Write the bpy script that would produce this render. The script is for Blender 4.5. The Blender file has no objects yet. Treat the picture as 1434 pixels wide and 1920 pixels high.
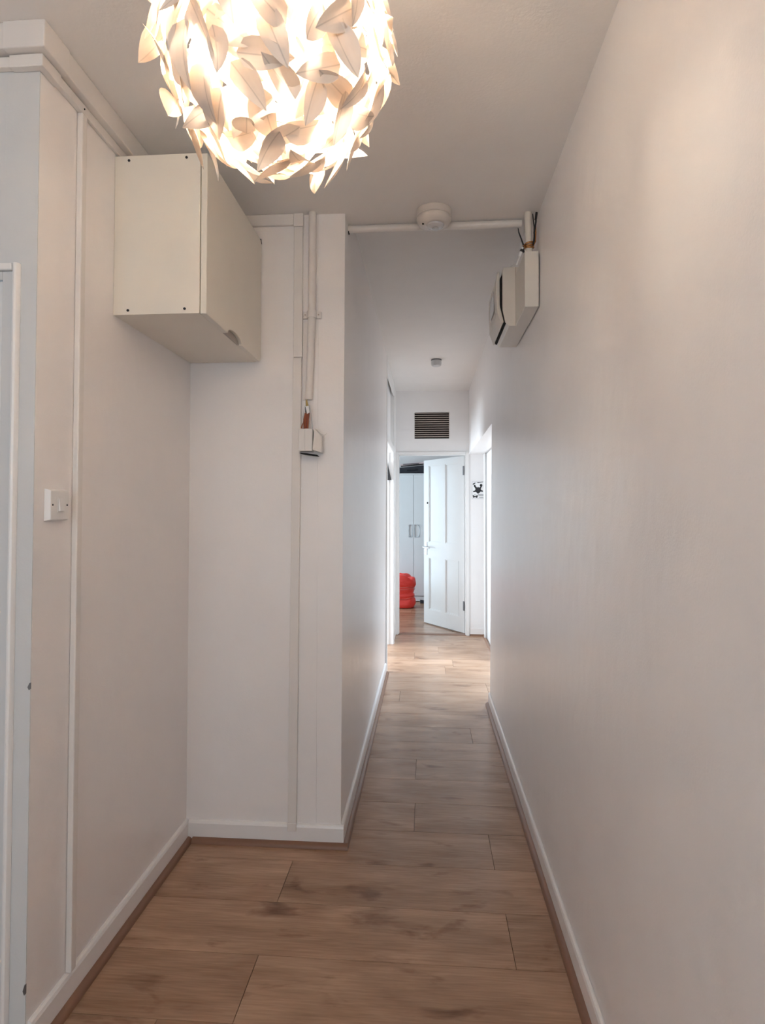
import bpy, bmesh, math, random
from mathutils import Vector, Matrix
PI = math.pi
R = math.radians
rng = random.Random(7)
scn = bpy.context.scene
col = scn.collection

# ------------------------------------------------------------------ camera
F_PX = 1110.0
cam_d = bpy.data.cameras.new('camera')
cam = bpy.data.objects.new('camera', cam_d)
col.objects.link(cam)
cam_d.sensor_fit = 'VERTICAL'
cam_d.sensor_height = 24.0
cam_d.lens = 24.0 * F_PX / 1920.0
cam_d.clip_start = 0.02
_th = math.atan(83 / F_PX)
_ph = 0.025
_F0 = Vector((-math.sin(_th), math.cos(_th), 0))
_R0 = Vector((math.cos(_th), math.sin(_th), 0))
_U0 = Vector((0, 0, 1))
_F = _F0 * math.cos(_ph) + _U0 * math.sin(_ph)
_U = -_F0 * math.sin(_ph) + _U0 * math.cos(_ph)
_Rr = _R0 * math.cos(.001) + _U * math.sin(.001)
_Ur = _U * math.cos(.001) - _R0 * math.sin(.001)
cam.matrix_world = Matrix(((_Rr.x, _Ur.x, -_F.x, 0), (_Rr.y, _Ur.y, -_F.y, 0), (_Rr.z, _Ur.z, -_F.z, 1.36), (0, 0, 0, 1)))
cam_d.shift_y = ((958 - F_PX * math.tan(_ph)) - 960) / 1920.0
scn.camera = cam

# ------------------------------------------------------------------ world, lights, exposure
w = bpy.data.worlds.new('world')
scn.world = w
w.use_nodes = True
bg = w.node_tree.nodes['Background']
bg.inputs[0].default_value = (.72, .86, 1, 1)
bg.inputs[1].default_value = 1.0

def area(name, loc, rot, sx, sy, power, color):
    l = bpy.data.lights.new(name, 'AREA')
    l.shape = 'RECTANGLE'; l.size = sx; l.size_y = sy; l.energy = power; l.color = color
    o = bpy.data.objects.new(name, l)
    o.location = loc; o.rotation_euler = rot
    col.objects.link(o)
    return o
# daylight from rooms out of the picture, plus added fills
area('daylight_bedroom', (-2.15, 8.25, 1.1), (0, -PI/2, 0), 1.9, 1.4, 42, (.66, .86, 1))
area('right_room_overhead_fill', (1.15, 4.85, 2.67), (0, 0, 0), .7, .8, 92, (.66, .84, 1))  # added overhead fill for the recess floor; the ceiling has no skylight
area('daylight_left_room', (-2.15, 5.2, 1.5), (0, -PI/2, 0), 1.2, 1.3, 104, (.76, .89, 1))
area('daylight_side_room', (-1.95, 2.35, 1.5), (PI/2, 0, PI), .6, 1.2, 18, (.6, .8, 1))
area('cool_fill_behind', (-.75, -1.92, 1.35), (PI/2, 0, 0), 1.5, 1.7, 12, (.78, .92, 1))  # added cool fill from behind the camera
def fill_point(name, loc, radius, power, color):
    l = bpy.data.lights.new(name, 'POINT'); l.shadow_soft_size = radius; l.energy = power; l.color = color
    o = bpy.data.objects.new(name, l); o.location = loc; col.objects.link(o)
fill_point('warm_fill_behind', (.12, -.25, 2.15), .14, 7, (1, .86, .76))  # added warm fill behind the camera; no pendant hangs there

vs = scn.view_settings
vs.view_transform = 'Standard'
vs.look = 'None'
vs.exposure = 0.27
vs.gamma = 1.0
vs.use_curve_mapping = False
scn.cycles.max_bounces = 10
scn.cycles.diffuse_bounces = 7
scn.cycles.transmission_bounces = 8
scn.cycles.sample_clamp_indirect = 40.0
BULB_STRENGTH = 165

# ------------------------------------------------------------------ materials
def mat(name, color, rough=.5, metal=0, spec=.5, bump=None, coat=0, emit=None, trans=None):
    m = bpy.data.materials.new(name)
    m.use_nodes = True
    nt = m.node_tree
    b = nt.nodes['Principled BSDF']
    b.inputs['Base Color'].default_value = (*color, 1)
    b.inputs['Roughness'].default_value = rough
    b.inputs['Metallic'].default_value = metal
    b.inputs['Specular IOR Level'].default_value = spec
    b.inputs['Coat Weight'].default_value = coat
    if emit:
        b.inputs['Emission Color'].default_value = (*emit[0], 1)
        b.inputs['Emission Strength'].default_value = emit[1]
    g = nt.nodes.new('ShaderNodeNewGeometry')
    # slight mottling of the colour on everything
    n = nt.nodes.new('ShaderNodeTexNoise')
    n.inputs['Scale'].default_value = 6
    n.inputs['Detail'].default_value = 4
    nt.links.new(g.outputs['Position'], n.inputs['Vector'])
    mr = nt.nodes.new('ShaderNodeMapRange')
    mr.inputs['To Min'].default_value = .965
    mr.inputs['To Max'].default_value = 1.02
    nt.links.new(n.outputs['Fac'], mr.inputs['Value'])
    mx = nt.nodes.new('ShaderNodeVectorMath'); mx.operation = 'SCALE'
    mx.inputs[0].default_value = color
    nt.links.new(mr.outputs[0], mx.inputs['Scale'])
    nt.links.new(mx.outputs[0], b.inputs['Base Color'])
    if bump:
        last = None
        for sc, st, dist, vec in bump:
            mp = nt.nodes.new('ShaderNodeMapping')
            mp.inputs['Scale'].default_value = vec
            nt.links.new(g.outputs['Position'], mp.inputs['Vector'])
            nn = nt.nodes.new('ShaderNodeTexNoise')
            nn.inputs['Scale'].default_value = sc
            nn.inputs['Detail'].default_value = 3
            nt.links.new(mp.outputs[0], nn.inputs['Vector'])
            bp = nt.nodes.new('ShaderNodeBump')
            bp.inputs['Strength'].default_value = st
            bp.inputs['Distance'].default_value = dist
            nt.links.new(nn.outputs['Fac'], bp.inputs['Height'])
            if last: nt.links.new(last.outputs[0], bp.inputs['Normal'])
            last = bp
        nt.links.new(last.outputs[0], b.inputs['Normal'])
    return m

M = {}
M['wall'] = mat('silk_wall_paint', (.865, .838, .828), .30, spec=.5, bump=[(4.5, .6, .013, (1, 1, .7)), (170, .2, .002, (1, 1, 1))])
M['matt_wall'] = mat('matt_wall_paint', (.855, .84, .835), .6, bump=[(150, .2, .002, (1, 1, 1))])
M['ceiling'] = mat('ceiling_paint', (.82, .80, .78), .8, bump=[(110, .3, .002, (1, 1, 1)), (5, .2, .01, (1, 1, 1))])
M['gloss'] = mat('gloss_white_woodwork', (.82, .81, .80), .28, bump=[(40, .06, .002, (1, 1, 1))])
M['skirt'] = mat('skirting_paint', (.84, .82, .81), .32, bump=[(22, .12, .003, (1, 1, 1))])
M['pvc'] = mat('painted_plastic_trunking', (.78, .745, .715), .4, bump=[(60, .08, .001, (1, 1, 1))])
M['cab'] = mat('cream_melamine', (.80, .755, .675), .45)
M['cab_edge'] = mat('cream_edge_band', (.80, .755, .66), .4)
M['notch'] = mat('notch_shade', (.36, .32, .28), .4)
M['cabdoor'] = mat('cream_door_foil', (.76, .72, .64), .35)
M['black'] = mat('black_plastic', (.012, .012, .014), .5)
M['dark'] = mat('dark_void', (.008, .007, .007), .9)
M['ventdark'] = mat('vent_duct_dark', (.035, .026, .022), .9)
M['slat'] = mat('dusty_vent_slat', (.55, .47, .42), .7)
M['bead'] = mat('brown_wood_bead', (.235, .12, .072), .4, bump=[(30, .1, .001, (.2, .2, 1))])
M['white_plastic'] = mat('white_plastic', (.80, .79, .78), .3)
M['alarm'] = mat('alarm_plastic', (.70, .655, .615), .35)
M['lens'] = mat('alarm_lens', (.62, .61, .62), .12)
M['grey_plastic'] = mat('pale_grey_plastic', (.58, .58, .58), .4)
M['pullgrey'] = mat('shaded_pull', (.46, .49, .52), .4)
M['greywall'] = mat('cool_grey_finish', (.645, .65, .65), .5, bump=[(150, .2, .002, (1, 1, 1))])  # cooler, darker grey than the neighbouring walls and woodwork
M['unit'] = mat('consumer_unit_casing', (.74, .70, .64), .4)
M['copper'] = mat('copper_wire', (.55, .27, .10), .3, metal=1)
M['brass'] = mat('brass', (.5, .36, .14), .35, metal=1)
M['chrome'] = mat('satin_chrome', (.62, .63, .65), .3, metal=1)
M['steel'] = mat('dull_steel_hinge', (.22, .22, .23), .45, metal=.8)
M['redwire'] = mat('dark_red_sleeving', (.16, .022, .012), .5)
M['rust'] = mat('rust_red_sleeving', (.27, .07, .025), .6)
M['ward'] = mat('white_wardrobe_laminate', (.80, .82, .83), .35)
M['case'] = mat('black_case_shell', (.012, .015, .024), .35, bump=[(25, .1, .003, (1, 1, 1))])
M['redbag'] = mat('red_woven_plastic', (.95, .060, .045), .35, bump=[(90, .25, .002, (1, 1, 2.2)), (9, .6, .015, (1, 1, 1.8))])
M['redbag2'] = mat('pale_red_trim', (.80, .13, .10), .4)
M['pinkbox'] = mat('pale_pink_card', (.74, .60, .60), .5)
M['plaque'] = mat('white_sign_face', (.85, .85, .85), .3)
M['greyprint'] = mat('grey_print', (.25, .25, .26), .5)
M['subfloor'] = mat('joint_brown', (.15, .085, .055), .8)  # dark brown slab colour showing in the plank joints
M['holder'] = mat('white_lampholder', (.8, .79, .76), .35)
M['bulb'] = mat('glowing_bulb', (1, .95, .85), .5, emit=((1, .90, .75), BULB_STRENGTH))

def leaf_material():
    m = bpy.data.materials.new('translucent_leaf_plastic')
    m.use_nodes = True
    nt = m.node_tree
    for n in list(nt.nodes): nt.nodes.remove(n)
    out = nt.nodes.new('ShaderNodeOutputMaterial')
    d = nt.nodes.new('ShaderNodeBsdfDiffuse')
    t = nt.nodes.new('ShaderNodeBsdfTranslucent')
    g = nt.nodes.new('ShaderNodeBsdfGlossy')
    g.inputs['Roughness'].default_value = .35
    mx = nt.nodes.new('ShaderNodeMixShader'); mx.inputs[0].default_value = .11
    mg = nt.nodes.new('ShaderNodeMixShader'); mg.inputs[0].default_value = .04
    uv = nt.nodes.new('ShaderNodeTexCoord')
    n = nt.nodes.new('ShaderNodeTexNoise'); n.inputs['Scale'].default_value = 22; n.inputs['Detail'].default_value = 5
    mp = nt.nodes.new('ShaderNodeMapping'); mp.inputs['Scale'].default_value = (.8, 3.5, 1)
    nt.links.new(uv.outputs['Object'], mp.inputs[0]); nt.links.new(mp.outputs[0], n.inputs['Vector'])
    cr = nt.nodes.new('ShaderNodeMixRGB')
    cr.inputs[1].default_value = (.66, .56, .48, 1); cr.inputs[2].default_value = (.80, .73, .65, 1)
    nt.links.new(n.outputs['Fac'], cr.inputs[0])
    sx = nt.nodes.new('ShaderNodeSeparateXYZ'); nt.links.new(uv.outputs['Object'], sx.inputs[0])
    ab = nt.nodes.new('ShaderNodeMath'); ab.operation = 'ABSOLUTE'; nt.links.new(sx.outputs['Y'], ab.inputs[0])
    vr = nt.nodes.new('ShaderNodeMapRange'); vr.inputs['From Min'].default_value = .0004; vr.inputs['From Max'].default_value = .0016
    vr.inputs['To Min'].default_value = .74; vr.inputs['To Max'].default_value = 1
    nt.links.new(ab.outputs[0], vr.inputs['Value'])
    vm = nt.nodes.new('ShaderNodeVectorMath'); vm.operation = 'SCALE'
    nt.links.new(cr.outputs[0], vm.inputs[0]); nt.links.new(vr.outputs[0], vm.inputs['Scale'])
    nt.links.new(vm.outputs[0], d.inputs[0]); nt.links.new(vm.outputs[0], t.inputs[0])
    nt.links.new(d.outputs[0], mx.inputs[1]); nt.links.new(t.outputs[0], mx.inputs[2])
    nt.links.new(mx.outputs[0], mg.inputs[1]); nt.links.new(g.outputs[0], mg.inputs[2])
    nt.links.new(mg.outputs[0], out.inputs[0])
    return m
M['leaf'] = leaf_material()

def floor_material():
    m = bpy.data.materials.new('oak_laminate')
    m.use_nodes = True
    nt = m.node_tree
    L = nt.links.new
    b = nt.nodes['Principled BSDF']
    b.inputs['Roughness'].default_value = .26
    g = nt.nodes.new('ShaderNodeNewGeometry')
    oi = nt.nodes.new('ShaderNodeObjectInfo')
    mul = nt.nodes.new('ShaderNodeMath'); mul.operation = 'MULTIPLY'; mul.inputs[1].default_value = 37
    L(oi.outputs['Random'], mul.inputs[0])
    cmb = nt.nodes.new('ShaderNodeCombineXYZ')
    L(mul.outputs[0], cmb.inputs['Z']); L(mul.outputs[0], cmb.inputs['X'])
    add = nt.nodes.new('ShaderNodeVectorMath'); add.operation = 'ADD'
    L(g.outputs['Position'], add.inputs[0]); L(cmb.outputs[0], add.inputs[1])
    def noise(scale, vec, detail=5, dist=0):
        mp = nt.nodes.new('ShaderNodeMapping'); mp.inputs['Scale'].default_value = vec
        L(add.outputs[0], mp.inputs[0])
        n = nt.nodes.new('ShaderNodeTexNoise')
        n.inputs['Scale'].default_value = scale; n.inputs['Detail'].default_value = detail
        n.inputs['Distortion'].default_value = dist
        L(mp.outputs[0], n.inputs['Vector'])
        return n.outputs['Fac']
    def ramp(f, stops):
        r = nt.nodes.new('ShaderNodeValToRGB')
        e = r.color_ramp.elements
        e[0].position, e[0].color = stops[0][0], (*stops[0][1], 1)
        e[1].position, e[1].color = stops[1][0], (*stops[1][1], 1)
        for p, c in stops[2:]:
            x = e.new(p); x.color = (*c, 1)
        L(f, r.inputs[0]); return r.outputs[0]
    def mixc(mode, fac, a, c):
        x = nt.nodes.new('ShaderNodeMixRGB'); x.blend_type = mode
        if isinstance(fac, float): x.inputs[0].default_value = fac
        else: L(fac, x.inputs[0])
        L(a, x.inputs[1]); L(c, x.inputs[2]); return x.outputs[0]
    broad = ramp(noise(2.2, (1, 3.5, 1), 4, .6), [(.3, (.30, .168, .095)), (.7, (.50, .315, .205))])
    fine = ramp(noise(9, (1, 16, 1), 6, .3), [(.3, (.80, .78, .76)), (.7, (1.06, 1.05, 1.04))])
    c = mixc('MULTIPLY', 1.0, broad, fine)
    knots = ramp(noise(5.0, (1, 2.2, 1), 4, .35), [(.60, (1, 1, 1)), (.78, (.42, .30, .235))])
    c = mixc('MULTIPLY', 1.0, c, knots)
    hsv = nt.nodes.new('ShaderNodeHueSaturation')
    mr = nt.nodes.new('ShaderNodeMapRange'); mr.inputs['To Min'].default_value = .93; mr.inputs['To Max'].default_value = 1.07
    L(oi.outputs['Random'], mr.inputs['Value']); L(mr.outputs[0], hsv.inputs['Value']); L(c, hsv.inputs['Color'])
    L(hsv.outputs[0], b.inputs['Base Color'])
    bp = nt.nodes.new('ShaderNodeBump'); bp.inputs['Strength'].default_value = .08; bp.inputs['Distance'].default_value = .001
    L(noise(14, (1, 14, 1), 4), bp.inputs['Height']); L(bp.outputs[0], b.inputs['Normal'])
    return m
M['floor'] = floor_material()

# ------------------------------------------------------------------ mesh helpers (world coordinates in)
WL = {}
def new(): return bmesh.new()
def box(bm, x0, x1, y0, y1, z0, z1):
    v = [bm.verts.new(p) for p in ((x0,y0,z0),(x1,y0,z0),(x1,y1,z0),(x0,y1,z0),(x0,y0,z1),(x1,y0,z1),(x1,y1,z1),(x0,y1,z1))]
    for f in ((0,3,2,1),(4,5,6,7),(0,1,5,4),(1,2,6,5),(2,3,7,6),(3,0,4,7)):
        bm.faces.new([v[i] for i in f])
    return v
def hexa(bm, pts):
    v = [bm.verts.new(p) for p in pts]
    for f in ((0,3,2,1),(4,5,6,7),(0,1,5,4),(1,2,6,5),(2,3,7,6),(3,0,4,7)):
        bm.faces.new([v[i] for i in f])
def prism(bm, poly, axis, a, b):
    # poly: 2-D points; axis 'x': (y,z), 'y': (x,z), 'z': (x,y)
    def P(p, t):
        return {'x': (t, p[0], p[1]), 'y': (p[0], t, p[1]), 'z': (p[0], p[1], t)}[axis]
    A = [bm.verts.new(P(p, a)) for p in poly]
    B = [bm.verts.new(P(p, b)) for p in poly]
    n = len(poly)
    bm.faces.new(A); bm.faces.new(B[::-1])
    for i in range(n):
        j = (i + 1) % n
        bm.faces.new((A[i], B[i], B[j], A[j]))
def tube(bm, pts, r, n=10, cap=True):
    pts = [Vector(p) for p in pts]
    rings = []
    for i, p in enumerate(pts):
        d = (pts[min(i+1, len(pts)-1)] - pts[max(i-1, 0)]).normalized()
        up = Vector((0, 0, 1)) if abs(d.z) < .9 else Vector((0, 1, 0))
        s = d.cross(up).normalized(); u = s.cross(d)
        rr = r[i] if isinstance(r, (list, tuple)) else r
        rings.append([bm.verts.new(p + s * rr * math.cos(2*PI*k/n) + u * rr * math.sin(2*PI*k/n)) for k in range(n)])
    for a, b in zip(rings, rings[1:]):
        for k in range(n):
            bm.faces.new((a[k], a[(k+1) % n], b[(k+1) % n], b[k]))
    if cap:
        bm.faces.new(rings[0][::-1]); bm.faces.new(rings[-1])
def lathe(bm, c, prof, n=32):
    # prof: (r, z) list, axis z through c
    rings = []
    for r, z in prof:
        if r < 1e-6: rings.append([bm.verts.new((c[0], c[1], c[2] + z))])
        else: rings.append([bm.verts.new((c[0] + r*math.cos(2*PI*k/n), c[1] + r*math.sin(2*PI*k/n), c[2] + z)) for k in range(n)])
    for a, b in zip(rings, rings[1:]):
        for k in range(n):
            q = []
            for x in (a[k % len(a)], a[(k+1) % n % len(a)], b[(k+1) % n % len(b)], b[k % len(b)]):
                if x not in q: q.append(x)
            if len(q) > 2: bm.faces.new(q)
def cyl(bm, c, axis, r, h, n=14):
    d = {'x': Vector((1,0,0)), 'y': Vector((0,1,0)), 'z': Vector((0,0,1))}[axis]
    tube(bm, [Vector(c), Vector(c) + d*h], r, n)
def obj(name, bm, m, parent=None, smooth=False, bevel=0, seg=2, kind=None, label=None, origin=None):
    bmesh.ops.recalc_face_normals(bm, faces=bm.faces)
    if smooth:
        for f in bm.faces: f.smooth = True
        if smooth == 'auto':
            for e in bm.edges:
                if len(e.link_faces) == 2 and e.calc_face_angle(0) > R(38): e.smooth = False
    xs = [v.co for v in bm.verts]
    lo = Vector((min(c.x for c in xs), min(c.y for c in xs), min(c.z for c in xs)))
    hi = Vector((max(c.x for c in xs), max(c.y for c in xs), max(c.z for c in xs)))
    c = Vector(origin) if origin else Vector(((lo.x+hi.x)/2, (lo.y+hi.y)/2, lo.z))
    for v in bm.verts: v.co -= c
    me = bpy.data.meshes.new(name)
    bm.to_mesh(me); bm.free()
    me.materials.append(M[m] if isinstance(m, str) else m)
    o = bpy.data.objects.new(name, me)
    col.objects.link(o)
    base = WL[parent.name] if parent else Vector((0, 0, 0))
    o.location = c - base
    WL[o.name] = c
    if parent: o.parent = parent
    if bevel:
        bv = o.modifiers.new('bevel', 'BEVEL'); bv.width = bevel; bv.segments = seg; bv.limit_method = 'ANGLE'; bv.angle_limit = R(40)
    if kind: o['kind'] = kind
    if label: o['label'] = label
    return o
def empty(name, loc):
    o = bpy.data.objects.new(name, None)
    o.empty_display_size = .05
    col.objects.link(o); o.location = loc; WL[o.name] = Vector(loc)
    return o
def tag(o, label, cat, group=None):
    o['label'] = label; o['category'] = cat
    if group: o['group'] = group
    return o
def thing(name, label, cat, loc, group=None): return tag(empty(name, loc), label, cat, group)
def struct(o, label=None, cat=None):
    o['kind'] = 'structure'
    if label: o['label'] = label
    if cat: o['category'] = cat
    return o
def bx(name, m, d, parent=None, **k):
    bm = new()
    for q in (d if isinstance(d[0], (tuple, list)) else [d]): box(bm, *q)
    return obj(name, bm, m, parent, **k)

# ------------------------------------------------------------------ floor
S0, SW = 1.815, .2447
floor = struct(bx('floor', 'subfloor', [(-2.4, 3.3, -2.1, 9.6, -.10, -.011)]), 'pale oak laminate floor laid across the hallway', 'floor')
joints = {-1: -.72, 0: -.515, 1: .264, 2: -.52, 3: .256, 4: -.055, 5: -.70, 6: -.058, 7: -.62, 8: .268}
PL = 1.38
row = -16
ys = []
k = -16
while True:
    y0 = S0 + SW * (k - 1); y1 = y0 + SW
    if y0 > 9.55: break
    if y1 > -2.05: ys.append((k, y0, y1))
    k += 1
for k, y0, y1 in ys:
    y0 = max(y0, -2.05); y1 = min(y1, 9.55)
    if y1 - y0 < .02: continue
    ym = (y0 + y1) / 2
    if ym < 1.45: xa, xb = -2.3, .44
    elif ym < 2.6: xa, xb = -2.3, .44
    elif ym < 4.1: xa, xb = -1.3, .44
    elif ym < 6.6: xa, xb = -2.3, 3.2
    else: xa, xb = -2.3, 1.4
    j = joints.get(k, rng.uniform(-.6, .7))
    while j > xa: j -= PL
    x = xa; nx = j + PL
    g = .0009
    while x < xb - .03:
        e = min(nx, xb)
        if e - x > .03:
            bm = new(); box(bm, x + g, e - g, y0 + g, y1 - g, -.0105, 0)
            obj('plank', bm, 'floor', floor)
        x = e; nx += PL

# ------------------------------------------------------------------ walls
H1, H2 = 2.60, 2.69
# right wall leans out a little towards the top
def lean_wall(bm, xb, xt, back, y0, y1, z0, z1):
    hexa(bm, [(xb, y0, z0), (back, y0, z0), (back, y1, z0), (xb, y1, z0), (xt, y0, z1), (back, y0, z1), (back, y1, z1), (xt, y1, z1)])
def rx(z): return .441 + (.466 - .441) * z / 2.6
bm = new()
lean_wall(bm, rx(0), rx(H1), .62, -2.0, 2.53, 0, H1)
lean_wall(bm, rx(0), rx(H2), .62, 2.53, 4.235, 0, H2)
lean_wall(bm, rx(1.98), rx(H2), .62, 4.235, 6.55, 1.98, H2)
struct(obj('wall_right', bm, 'wall'), 'long white right-hand wall of the corridor in silk paint', 'wall')
box_r = [(.625, .725, 4.235, 4.40, 0, 1.98), (.625, .725, 5.40, 5.55, 0, 1.98), (.625, .725, 6.42, 6.55, 0, 1.98),
         (.625, .725, 4.0, 6.55, 1.985, H2), (.441, .625, 4.236, 4.236+.001, 0, .01)]
struct(bx('wall_recess', 'matt_wall', box_r[:4]))
bm = new()
def lx(z): return -.350 + .012 * z / 2.6
# corridor left wall, with the doorway from 5.02 to 6.08
hexa(bm, [(-.45, 2.42, 0), (lx(0), 2.42, 0), (lx(0), 5.0, 0), (-.45, 5.0, 0), (-.45, 2.42, H1), (lx(H1), 2.42, H1), (lx(H1), 5.0, H1), (-.45, 5.0, H1)])
hexa(bm, [(-.45, 2.531, H1), (lx(H1), 2.531, H1), (lx(H1), 5.0, H1), (-.45, 5.0, H1), (-.45, 2.531, H2), (lx(H2), 2.531, H2), (lx(H2), 5.0, H2), (-.45, 5.0, H2)])
box(bm, -.45, -.342, 6.10, 6.55, 0, H2)
struct(obj('wall_left', bm, 'wall'), 'white left wall of the corridor beyond the alcove', 'wall')
struct(bx('wall_alcove', 'wall', [(-1.09, -.4505, 2.42, 2.52, 0, H1)]), 'white end wall of the alcove below the cabinet', 'wall')
struct(bx('wall_hall', 'wall', [(-1.085, -.995, 1.4345, 2.42, 0, H1)]), 'white alcove side wall carrying the cabinet and light switch', 'wall')
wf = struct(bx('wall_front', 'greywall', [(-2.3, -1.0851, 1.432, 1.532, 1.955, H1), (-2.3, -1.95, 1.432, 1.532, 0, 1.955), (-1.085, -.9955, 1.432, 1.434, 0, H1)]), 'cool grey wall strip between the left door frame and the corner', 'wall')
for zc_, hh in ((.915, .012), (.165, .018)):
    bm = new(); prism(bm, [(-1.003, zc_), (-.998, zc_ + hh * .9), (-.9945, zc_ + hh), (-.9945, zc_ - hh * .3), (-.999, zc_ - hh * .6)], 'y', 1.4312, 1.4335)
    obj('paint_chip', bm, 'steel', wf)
# end wall with doorway and vent opening
EW = [(-.45, -.318, 6.55, 6.65, 0, 1.985), (.432, .725, 6.55, 6.65, 0, 1.985),
      (-.45, .725, 6.55, 6.65, 1.985, 2.160), (-.45, -.135, 6.55, 6.65, 2.160, 2.452), (.248, .725, 6.55, 6.65, 2.160, 2.452),
      (-.45, .725, 6.55, 6.65, 2.452, H2)]
struct(bx('wall_end', 'matt_wall', EW), 'white end wall above and beside the open door', 'wall')
# shell of the adjoining rooms
struct(bx('wall_bedroom', 'matt_wall', [(-2.3, 1.5, 9.45, 9.55, 0, H2), (1.4, 1.5, 6.65, 9.45, 0, H2), (.725, 1.5, 6.55, 6.65, 0, H2), (-2.3, -.45, 6.55, 6.65, 0, H2),
    (-2.3, -2.2, 6.65, 7.5, 0, H2), (-2.3, -2.2, 9.0, 9.45, 0, H2), (-2.3, -2.2, 7.5, 9.0, 0, .1), (-2.3, -2.2, 7.5, 9.0, 2.1, H2)]))
struct(bx('wall_left_room', 'matt_wall', [(-2.3, -2.2, 1.532, 4.6, 0, H2), (-2.3, -2.2, 5.8, 6.55, 0, H2), (-2.3, -2.2, 4.6, 5.8, 0, .85), (-2.3, -2.2, 4.6, 5.8, 2.15, H2), (-2.2, -1.09, 2.52, 2.62, 0, H2)]))
struct(bx('wall_right_room', 'matt_wall', [(.725, 3.3, 6.55, 6.65, 0, H2), (.625, 3.3, 3.9, 4.0, 0, H2), (3.2, 3.3, 4.0, 4.25, 0, H2), (3.2, 3.3, 5.35, 6.55, 0, H2), (3.2, 3.3, 4.25, 5.35, 0, .85), (3.2, 3.3, 4.25, 5.35, 2.15, H2)]))
struct(bx('wall_back', 'matt_wall', [(-2.3, -1.55, -2.1, -2.0, 0, H1), (.05, .62, -2.1, -2.0, 0, H1), (-1.55, .05, -2.1, -2.0, 2.25, H1), (-1.55, .05, -2.1, -2.0, 0, .45)]))
struct(bx('wall_hall_left', 'matt_wall', [(-2.4, -2.3, -2.1, 1.532, 0, H1)]))
struct(bx('ceiling', 'ceiling', [(-2.4, .72, -2.1, 2.53, H1, H2 + .1)]), 'cream painted hall ceiling around the pendant lamp', 'ceiling')
struct(bx('ceiling_corridor', 'ceiling', [(-2.4, 3.3, 2.531, 6.65, H2, H2 + .1), (-2.4, 1.5, 6.65, 9.55, H2, H2 + .1)]), 'slightly higher white corridor ceiling beyond the conduit', 'ceiling')

# skirtings and brown beads
SH = .086
def quarter(x, z, sx, r, n=5):      # quadrant profile in (h, z)
    return [(x, z)] + [(x + sx * r * math.cos(t * PI / 2 / n), z + r * math.sin(t * PI / 2 / n)) for t in range(n + 1)]
def skirt_prof(x, sx, t):
    return [(x, 0), (x + sx*t, 0), (x + sx*t, SH - .012), (x + sx*t*.75, SH - .004), (x + sx*t*.35, SH), (x, SH)]
def run_y(name, prof, y0, y1, m, **k):
    bm = new(); prism(bm, prof, 'y', y0, y1); return struct(obj(name, bm, m, **k))
def run_x(name, prof, x0, x1, m, **k):
    bm = new(); prism(bm, prof, 'x', x0, x1); return struct(obj(name, bm, m, **k))
run_y('baseboard_right', skirt_prof(.441, -1, .012), -2.0, 4.235, 'skirt')
run_y('trim_1', quarter(.429, 0, -1, .020), -2.0, 4.235, 'bead', smooth='auto')
run_y('baseboard_hall', skirt_prof(-.995, 1, .014), 1.44, 2.42, 'skirt')
run_y('trim_2', quarter(-.981, 0, 1, .020), 1.44, 2.406, 'bead', smooth='auto')
run_x('baseboard_alcove', skirt_prof(2.42, -1, .014), -.981, -.3365, 'skirt')
run_x('trim_3', quarter(2.406, 0, -1, .020), -.961, -.3165, 'bead', smooth='auto')
run_y('baseboard_left', skirt_prof(-.3495, 1, .013), 2.42, 4.985, 'skirt')
run_y('trim_4', quarter(-.3365, 0, 1, .020), 2.406, 4.985, 'bead', smooth='auto')
run_x('trim_5', quarter(6.549, 0, -1, .018), .47, .622, 'bead', smooth='auto')
run_y('trim_6', quarter(.622, 0, -1, .014), 4.41, 6.53, 'bead', smooth='auto')
run_x('trim_7', [(6.54, 0), (6.565, .006), (6.63, .006), (6.655, 0)], -.318, .432, 'bead')
run_x('baseboard_recess', skirt_prof(6.549, -1, .004), .47, .622, 'skirt')

# ------------------------------------------------------------------ doorways
# end doorway frame
def frame_x(name, x0, x1, yf, ztop, wd, proud, depth, m='gloss'):
    # architrave and lining round an opening x0..x1 in a wall facing -y
    root = empty(name, (x0, yf, 0)); struct(root)
    bx('architrave', m, (x0 - wd, x0 + .004, yf - proud, yf, 0, ztop + wd), root, bevel=.004)
    bx('architrave', m, (x1 - .004, x1 + wd, yf - proud, yf, 0, ztop + wd), root, bevel=.004)
    bx('architrave', m, (x0 + .0045, x1 - .0045, yf - proud, yf, ztop - .004, ztop + wd), root, bevel=.004)
    return root
fr = frame_x('door_frame_1', -.318, .432, 6.55, 1.985, .030, .014, .1)
bx('lining', 'gloss', (-.3175, -.305, 6.5505, 6.65, .007, 1.984), fr)
bx('lining', 'gloss', (.419, .4315, 6.5505, 6.60, .007, 1.984), fr)
bx('lining', 'gloss', (-.3045, .4185, 6.5505, 6.60, 1.974, 1.9845), fr)

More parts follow.
